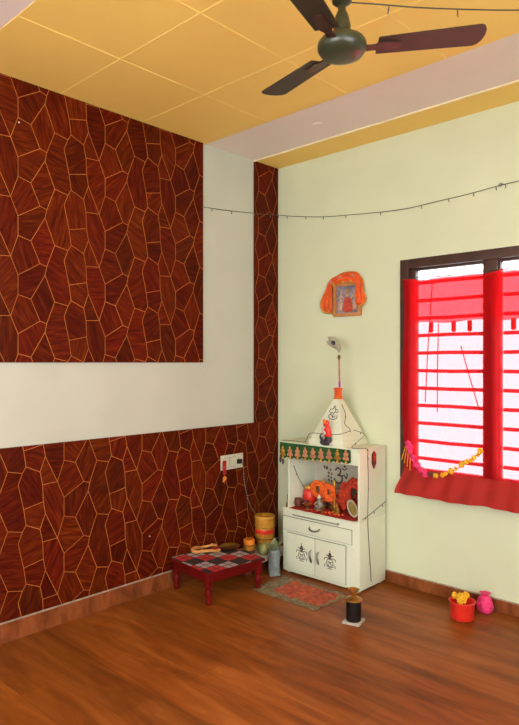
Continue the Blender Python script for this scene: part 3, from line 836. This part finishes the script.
fs = thing('feather_wand', 'beaded wand with a peacock feather rising from the orange cup', 'wand', (px+.008, py, 1.277))
top = Vector((px+.006, py, 1.485))
b = BM(); tube(b, spline([(px+.012, py, 1.270), (px+.010, py, 1.37), top], 6), .0035, 8); obj('stick', b, 'darkbrass', fs)
b = BM()
for k_ in range(9): ball(b, Vector((px+.012, py, 1.285)).lerp(top, .22+k_*.085), (.0075, .0075, .008), 0, 8)
obj('beads', b, 'rose', fs, 80)
b = BM(); ball(b, top, (.012, .010, .017), 0, 10); obj('knob', b, 'darkbrass', fs, 80)
b = BM(); lathe(b, [(.007, 0), (.008, .02), (.006, .045)], (px+.011, py, 1.284), 10); obj('violet_thread', b, 'violet', fs)
b = BM(); qp = spline([top, top+Vector((-.004, 0, .05)), top+Vector((-.035, -.004, .095)), top+Vector((-.075, -.006, .115))], 8); tube(b, qp, .0016, 6); obj('quill', b, 'feather', fs)
b = BM()
for k_ in range(5, len(qp), 1):
    p_ = qp[k_]; d_ = (qp[min(k_+1, len(qp)-1)]-qp[k_-1]).normalized(); n_ = Vector((d_.z, 0, -d_.x))
    for s in (-1, 1):
        ln = 0.012+.026*math.sin(PI*min(1, (k_-4)/(len(qp)-4)))
        tube(b, spline([p_, p_+n_*s*ln*.5+d_*.010, p_+n_*s*ln+d_*.024], 3), .0021, 4)
obj('barbs', b, 'feather', fs)
b = BM(); ball(b, qp[-8]+Vector((0, -.005, 0)), (.018, .004, .015), 0, 12, Matrix.Rotation(math.radians(25), 4, 'Y')); obj('eye_spot', b, 'feather_eye', fs, 80)

# little figure in orange on the top slab, in front of the spire
fx, fy, fz = .708, -.317, .904
lf = thing('orange_figurine', 'small orange and white figurine with dark legs before the spire', 'figurine', (fx, fy, fz)); lf.scale = (1.12, 1., 1.15)
b = BM(); ball(b, (fx-.006, fy, fz+.018), (.040, .016, .018)); ball(b, (fx+.018, fy-.004, fz+.034), (.026, .014, .026)); tube(b, spline([(fx-.03, fy, fz+.030), (fx-.04, fy, fz+.05), (fx-.028, fy, fz+.064)], 4), .008, 8)
obj('legs', b, 'navy', lf, 80)
b = BM(); ball(b, (fx+.004, fy, fz+.085), (.030, .017, .040)); ball(b, (fx+.002, fy, fz+.125), (.022, .014, .022)); ball(b, (fx+.016, fy, fz+.065), (.022, .015, .026)); obj('body', b, 'redplastic', lf, 80)
b = BM(); ball(b, (fx-.004, fy-.013, fz+.140), (.012, .008, .013)); obj('head', b, 'orange_lid', lf, 80)
b = BM(); tube(b, spline([(fx-.022, fy-.016, fz+.055), (fx+.006, fy-.022, fz+.072), (fx-.012, fy-.022, fz+.092), (fx+.004, fy-.018, fz+.112)], 5), .006, 8); ball(b, (fx+.045, fy-.004, fz+.012), (.016, .010, .012)); obj('sash', b, 'whitep', lf, 80)

# light strings round the shrine
light_string('light_string', 'dark wire looped round the base of the white spire',
             [(.330, -.325, .908), (.42, -.30, .910), (.52, -.325, .912), (.545, -.323, .925), (.575, -.310, .975), (.70, -.296, .975), (.80, -.295, .985), (.845, -.24, 1.01), (.810, -.250, 1.05), (.790, -.21, 1.10), (.745, -.19, 1.17)], 5, r=.002, hang=.015)
light_string('light_string', 'dark wire hanging down the outer side of the shrine',
             [(.845, -.20, 1.008), (.88, -.13, .972), (.90, -.30, .911), (.968, -.30, .908), (0.985, -.250, .90), (0.984, -.246, .85), (0.983, -.238, .68), (0.983, -.244, .45), (0.983, -.226, .25), (0.983, -.205, .05)], 8, r=.002, hang=.016, off=(.001, 0, 0))
light_string('light_string', 'dark wire running aslant across the shrine side panel',
             [(0.981, -.300, .462), (0.982, -.22, .480), (0.982, -.12, .508), (0.982, -.03, .535)], 3, r=.002, hang=.016)
light_string('light_string', 'dark wire hanging inside the open shrine niche',
             [(.401, -.28, .735), (.404, -.24, .66), (.408, -.20, .60), (.414, -.165, .555)], 2, r=.002, hang=.014)

# ================================================================== SWITCHES, CHARM, BEADED CABLE
sw = thing('switch_plate', 'white switch and socket plate on the lower laminate', 'switch', (.013, -.505, .697))
b = BM(); box(b, .0128, .026, -.612, -.398, .696, .798, .003); obj('plate', b, 'white_plastic', sw)
for y0, y1 in ((-.590, -.540), (-.532, -.482)):
    b = BM(); box(b, .0255, .0265, y0-.004, y1+.004, .712, .782, mat=1); box(b, .026, .031, y0, y1, .716, .778, .002); obj('rocker', b, ['white_plastic', 'vent'], sw)
b = BM(); box(b, .026, .0275, -.474, -.420, .716, .778, .001, mat=0)
for dy, dz in ((-.447, .762), (-.460, .738), (-.434, .738)):
    lathe(b, [(.0045, 0), (.0045, .001)], n=10, mat=1, M4=Matrix.Translation((.0275, dy, dz)) @ Matrix.Rotation(PI/2, 4, 'Y'))
obj('socket', b, ['white_plastic', 'ink'], sw)
ch = thing('hanging_charm', 'red thread charm with an orange drop below the switch plate', 'charm', (.030, -.592, .62))
b = BM()
for k_ in range(4): tube(b, spline([(.034, -.606+.009*k_, .765), (.036, -.610+.010*k_, .715), (.036, -.602+.007*k_, .668)], 4), .0035, 6)
obj('red_thread', b, 'redcloth', ch)
b = BM(); ball(b, (.034, -.590, .640), (.006, .018, .016)); ball(b, (.034, -.599, .626), (.005, .010, .012)); obj('orange_drop', b, 'orange_lid', ch, 80)
b = BM(); lathe(b, [(.002, -.02), (.006, -.008), (.003, 0)], (.034, -.592, .617), 8); obj('tip', b, 'clay', ch)
cb = thing('flecked_cable', 'dark flecked cable hanging from the socket to the canisters', 'cable', (.02, -.40, .40))
cpnts = spline([(.030, -.428, .738), (.034, -.405, .70), (.024, -.388, .60), (.022, -.360, .50), (.024, -.320, .40), (.030, -.270, .335)], 10)
b = BM(); tube(b, cpnts, .0030, 6); obj('cord', b, 'cable', cb)
b = BM()
for k_ in range(3, len(cpnts)-1, 2): tube(b, [cpnts[k_]+Vector((.002, 0, 0)), cpnts[k_].lerp(cpnts[k_+1], .7)+Vector((.002, 0, 0))], .0024, 5)
obj('pale_flecks', b, 'feather', cb)
b = BM(); box(b, .0278, .046, -.466, -.424, .728, .760, .004); obj('plug', b, 'black', cb)

# ================================================================== RED STOOL
rs = thing('low_stool', 'low red lacquered wooden stool against the dark laminate', 'stool', (.258, -.870, 0))
HX, HY = .205, .228
off = Vector((.258, -.870, 0))
def stool_obj(name, bm, mat, sm=35):
    bmesh.ops.translate(bm, vec=off, verts=bm.verts[:]); return obj(name, bm, mat, rs, sm)
b = BM(); box(b, -HX, HX, -HY, HY, .180, .198, .004); stool_obj('seat_board', b, 'stool')
b = BM()
for sgn in (-1, 1):
    box(b, -HX+.02, HX-.02, sgn*(HY-.02)-.009, sgn*(HY-.02)+.009, .135, .181, .002); box(b, sgn*(HX-.02)-.009, sgn*(HX-.02)+.009, -HY+.03, HY-.03, .135, .181, .002)
stool_obj('apron', b, 'stool')
for sx in (-1, 1):
    for sy in (-1, 1):
        b = BM(); lathe(b, [(.014, 0), (.020, .012), (.015, .028), (.024, .060), (.024, .075), (.016, .092), (.022, .105), (.026, .115), (.026, .180)], (sx*(HX-.032), sy*(HY-.032), 0), 16)
        stool_obj('leg', b, 'stool')
rs.rotation_euler.z = math.radians(-6)
b = BM()
def cov(u, v): return Vector((-HX+.006+(2*HX-.012)*u, -HY+.006+(2*HY-.012)*v, .2005+.0012*math.sin(u*17)*math.sin(v*13)))
sheet(b, cov, 24, 24, .002)
bmesh.ops.rotate(b, cent=(0, 0, 0), matrix=Matrix.Rotation(math.radians(-6), 3, 'Z'), verts=b.verts[:]); bmesh.ops.translate(b, vec=off, verts=b.verts[:])
cvo = tag(obj('stool_cover', b, 'ikat', None, 60), 'red, black and grey diamond print cloth spread on the low stool', 'cloth')
# looped band on the stool
lb = thing('looped_band', 'tan and orange looped band lying on the diamond cloth', 'band', (.085, -.85, .204))
rot = Matrix.Rotation(math.radians(62), 4, 'Z')
lpts = []
for k_ in range(25):
    t_ = math.radians(25)+2*PI*.87*k_/24
    v_ = rot @ Vector((.090*math.cos(t_), .062*math.sin(t_)+.012*math.sin(2*t_), .006*math.sin(3*t_))); lpts.append(Vector((.108, -.832, .217))+v_)
b = BM(); tube(b, lpts, lambda t_: .008+.003*math.sin(PI*t_), 10); obj('band', b, 'band', lb, 60)
b = BM()
for k_ in range(2, 24, 3): ball(b, lpts[k_]+Vector((0, 0, .007)), (.008, .008, .006), 0, 8)
obj('orange_studs', b, 'orange_lid', lb, 80)
# brass plate at the back of the stool
b = BM(); lathe(b, [(.040, 0), (.052, .004), (.066, .020), (.068, .021), (.064, .019), (.048, .006), (.004, .005)], (.190, -.690, .204), 32)
tag(obj('brass_plate', b, 'brass', None, 50), 'shallow brass plate at the back of the diamond cloth', 'plate')

# ================================================================== LOW MARBLE SHELF AND ITS JARS
ms = thing('marble_shelf', 'low white marble slab on blocks behind the red stool', 'shelf', (.16, -.38, 0))
b = BM(); box(b, .022, .290, -.628, -.130, .082, .100, .003); obj('slab', b, 'marble', ms)
for y in (-.56, -.20):
    b = BM(); box(b, .05, .24, y-.03, y+.03, 0, .083, .003); obj('support_block', b, 'clay', ms)
def canister(prof, mats_bands, c, label, name='canister', cat='canister'):
    pass
cc = (.098, -.245, .100)
t = thing('stacked_canister', 'tall yellow canister with a red band on the marble slab', 'canister', cc)
b = BM(); lathe(b, [(.055, 0), (.058, .004), (.060, .055), (.066, .062), (.066, .070)], cc, 32); obj('lower_tin', b, 'steel_yellow', t)
b = BM(); lathe(b, [(.066, .070), (.070, .076), (.070, .145), (.066, .150)], cc, 32); obj('middle_tin', b, 'steel_yellow', t)
b = BM(); lathe(b, [(.0705, .108), (.0715, .112), (.0715, .135), (.0705, .139)], cc, 32); obj('red_band', b, 'redplastic', t)
b = BM(); lathe(b, [(.068, .150), (.074, .156), (.074, .208), (.070, .212)], cc, 32); obj('upper_tin', b, 'steel_yellow', t)
b = BM(); lathe(b, [(.074, .210), (.077, .216), (.074, .234), (.060, .238), (.045, .234), (.004, .234)], cc, 32); ld = obj('lid', b, 'steel_yellow', t)
b = BM(); lathe(b, [(.018, .234), (.020, .242), (.014, .246), (.003, .246)], cc, 20); obj('lid_knob', b, 'steel_yellow', ld)
for z in (.152, .068):
    b = BM(); lathe(b, [(.0685, z), (.0705, z+.003), (.0685, z+.006)], cc, 32); obj('seam_ring', b, 'clay', t)
jc = (.118, -.432, .100)
t = thing('lidded_jar', 'small brown jar with an orange screw lid by the canister', 'jar', jc)
b = BM(); lathe(b, [(.034, 0), (.040, .006), (.040, .055), (.034, .066)], jc, 24); obj('jar_body', b, 'brown_jar', t)
b = BM(); lathe(b, [(.0405, .030), (.041, .032), (.041, .058), (.0405, .060)], jc, 24); obj('paper_label', b, 'steel_yellow', t)
b = BM(); lathe(b, [(.037, .066), (.040, .069), (.040, .098), (.036, .102), (.004, .102)], jc, 24, rad=lambda a, z: 1+.012*math.sin(a*24)); obj('lid', b, 'orange_lid', t)
# pale green fruit on the slab
for x, y, r, lab in ((.215, -.385, .036, 'larger pale green fruit at the front of the marble slab'), (.160, -.352, .028, 'smaller pale green fruit close to the orange-lidded jar')):
    t = thing('green_fruit', lab, 'fruit', (x, y, .10), 'green fruit on the marble slab')
    b = BM(); lathe(b, [(r*.2, 0), (r*.7, r*.15), (r, r*.8), (r*.85, r*1.5), (r*.4, r*1.95), (r*.1, r*1.98)], (x, y, .10), 18); obj('flesh', b, 'gourd', t, 60)
    b = BM(); tube(b, [(x, y, .10+r*1.9), (x+.004, y, .10+r*2.3)], .003, 6); obj('stalk', b, 'leafy', t)
# pale carrier bag with greens poking out, standing by the cabinet
bg = thing('plastic_bag', 'pale bluish carrier bag standing between slab and shrine', 'bag', (.350, -.425, 0))
b = BM()
lathe(b, [(.036, 0), (.040, .006), (.037, .06), (.039, .12), (.034, .155), (.037, .172)], (.350, -.425, 0), 22, rad=lambda a, z: 1+.16*math.sin(a*3+z*30)+.08*math.sin(a*7-z*50)); obj('bag_body', b, 'bag', bg, 60)
b = BM()
for s in (-1, 1): tube(b, spline([(.350+s*.025, -.425, .165), (.350+s*.028, -.430, .195), (.350+s*.010, -.435, .200), (.350+s*.008, -.43, .17)], 4), .003, 6)
obj('handles', b, 'bag', bg)
gr = thing('leafy_greens', 'bunch of grey-green leaves sticking out of the carrier bag', 'greens', (.345, -.425, .168))
rnd = random.Random(3)
for k_ in range(9):
    a = rnd.uniform(0, 2*PI); tilt = rnd.uniform(.2, 1.0); ln = rnd.uniform(.07, .115)
    base = Vector((.343, -.425, .168)); d_ = Vector((math.cos(a)*math.sin(tilt), math.sin(a)*math.sin(tilt), math.cos(tilt)))
    d_.x = min(d_.x, .35)
    sd = d_.cross(Vector((0, 0, 1))); sd = sd.normalized() if sd.length > .01 else Vector((1, 0, 0))
    b = BM()
    def leaf(u, v, base=base, d_=d_, sd=sd, ln=ln):
        w_ = .026*math.sin(PI*min(1, .12+.88*v)**.8)*(1-.1*v)
        return base+d_*ln*v+Vector((0, 0, -.03*v*v))+sd*((u-.5)*2*w_)+Vector((0, 0, .006*abs(u-.5)))
    sheet(b, leaf, 4, 8, .0008); obj('leaf', b, 'leafy', gr, 60)

# ================================================================== FLOOR: MAT, LAMP, RED BASKET
mt = thing('floor_mat', 'worn mat with red centre and drab border before the shrine', 'mat', (.68, -.56, 0))
def edge(u, v): return Vector((.428+.508*u+.006*math.sin(v*23), -.722+.315*v+.006*math.sin(u*31)+.02*u*(1-v)*0, .006+.004*math.sin(u*19+v*7)*math.sin(v*11)))
b = BM(); sheet(b, edge, 60, 40, .005); obj('border', b, 'mat_edge', mt, 60)
b = BM()
def mid(u, v):
    p_ = edge(.22+.74*u+.02*math.sin(v*19), .17+.72*v+.015*math.sin(u*25)); return p_+Vector((0, 0, .0015))
sheet(b, mid, 60, 30, .0008); obj('red_centre', b, 'mat_mid', mt, 60)
b = BM()
for k_ in range(50):
    p_ = edge(k_/49, 0); tube(b, [p_+Vector((0, 0, 0)), p_+Vector((random.uniform(-.004, .004), -.014, -.003))], .0016, 4)
o = obj('fringe', b, 'mat_edge', mt)

LX, LY = 1.187, -.700
ol = thing('pillar_lamp', 'black cylindrical lamp with brass cup on the open floor', 'oil lamp', (LX, LY, 0))
b = BM(); box(b, -.050, .050, -.050, .050, .0, .012, .003, M4=Matrix.Translation((LX, LY, 0)) @ Matrix.Rotation(math.radians(15), 4, 'Z')); obj('stone_base', b, 'white_stone', ol)
b = BM(); lathe(b, [(.041, .012), (.043, .016), (.043, .120), (.040, .124)], (LX, LY, 0), 28); obj('black_cylinder', b, 'black', ol)
b = BM(); lathe(b, [(.044, .122), (.050, .127), (.044, .134), (.020, .140), (.010, .150), (.010, .158), (.022, .166), (.034, .184), (.031, .184), (.018, .172), (.002, .168)], (LX, LY, 0), 28); obj('brass_cup', b, 'brass', ol)
b = BM(); tube(b, [(LX-.015, LY-.01, .176), (LX-.032, LY-.02, .192)], .003, 6); obj('wick', b, 'darkbrass', ol)

BX, BY = 1.607, -.235
rb = thing('red_basket', 'red plastic tub on the floor below the window', 'tub', (BX, BY, 0))
b = BM(); lathe(b, [(.060, 0), (.066, .006), (.069, .095), (.072, .100), (.066, .100), (.060, .02), (.003, .015)], (BX, BY, 0), 30); obj('tub_body', b, 'redplastic', rb, 50)
b = BM(); tube(b, [(BX+.071*math.cos(t_), BY+.071*math.sin(t_), .099) for t_ in [2*PI*k_/28 for k_ in range(28)]], .004, 6, closed=True); obj('rolled_rim', b, 'redplastic', rb)
b = BM(); rnd = random.Random(9)
for k_ in range(16):
    a = rnd.uniform(0, 2*PI); rr = rnd.uniform(0, .042); blossom(b, (BX+rr*math.cos(a), BY+rr*math.sin(a), .105+rnd.uniform(-.005, .03)), .018)
tag(obj('yellow_flowers', b, 'yellowflower', None, 80), 'yellow flowers heaped in the red tub', 'flowers')
b = BM(); lathe(b, [(.030, 0), (.044, .02), (.048, .05), (.034, .085), (.018, .100), (.030, .115)], (1.668, -.068, 0), 24, rad=lambda a, z: 1+.12*math.sin(a*5+z*40)); 
tag(obj('pink_bag', b, 'pinkflower', None, 60), 'crumpled pink bag on the floor behind the red tub', 'bag')

# things that repeat share a group phrase
for base_, g_ in (('light_string', 'light strings along walls, fan and shrine'), ('idol_figurine', 'idols inside the shrine'), ('marigold_garland', 'garlands on the shrine idols'),
                  ('clay_bowl', 'clay bowls inside the shrine'), ('nail', 'nails left in the laminate')):
    for o_ in COL.objects:
        if o_.parent is None and o_.name.split('.')[0] == base_: o_['group'] = g_
for o_ in COL.objects:
    if o_.parent is None and o_.name.startswith('oil_lamp'): o_['group'] = 'brass lamps on the shrine shelf'

# ================================================================== LIGHT
wd = bpy.data.worlds.new('sky'); sc.world = wd; wd.use_nodes = True
nt = wd.node_tree; bgn = nt.nodes.get('Background') or nt.nodes.new('ShaderNodeBackground')
bgn.inputs['Color'].default_value = (.93, .97, 1., 1); bgn.inputs['Strength'].default_value = 14.

def daylight(name, loc, rot, sx, sy, watts, col):
    l = bpy.data.lights.new(name, 'AREA'); l.shape = 'RECTANGLE'; l.size = sx; l.size_y = sy; l.energy = watts; l.color = col
    o = bpy.data.objects.new(name, l); COL.objects.link(o); o.location = loc; o.rotation_euler = rot
    o['kind'] = 'helper'
    return o
# day coming in through the doorway behind the camera and the side window
daylight('rear_window_daylight', (2.4, YB-.06, 1.6), (PI/2, 0, 0), 2.3, 1.3, 70, (.93, 1., .86))
daylight('side_window_daylight', (XR+.06, -3.1, 1.5), (0, PI/2, 0), 1.35, 2.3, 3, (.98, 1., .86))

# ================================================================== CAMERA
cam = bpy.data.cameras.new('camera'); co = bpy.data.objects.new('camera', cam); COL.objects.link(co)
yaw = math.radians(133)
co.location = (3.168, -3.595, 1.45); co.rotation_euler = (PI/2, 0, yaw-PI/2)
cam.sensor_fit = 'VERTICAL'; cam.sensor_height = 24.; cam.lens = 621/725*24
cam.clip_start = .05
sc.camera = co
vs = sc.view_settings
sc.display_settings.display_device = 'sRGB'
vs.view_transform = 'Standard'; vs.look = 'None'; vs.exposure = -.50; vs.gamma = 1.; vs.use_curve_mapping = False
try:
    sc.cycles.use_denoising = True
    sc.cycles.sample_clamp_indirect = 6.
    sc.cycles.max_bounces = 10; sc.cycles.diffuse_bounces = 6; sc.cycles.transparent_max_bounces = 12
except Exception: pass
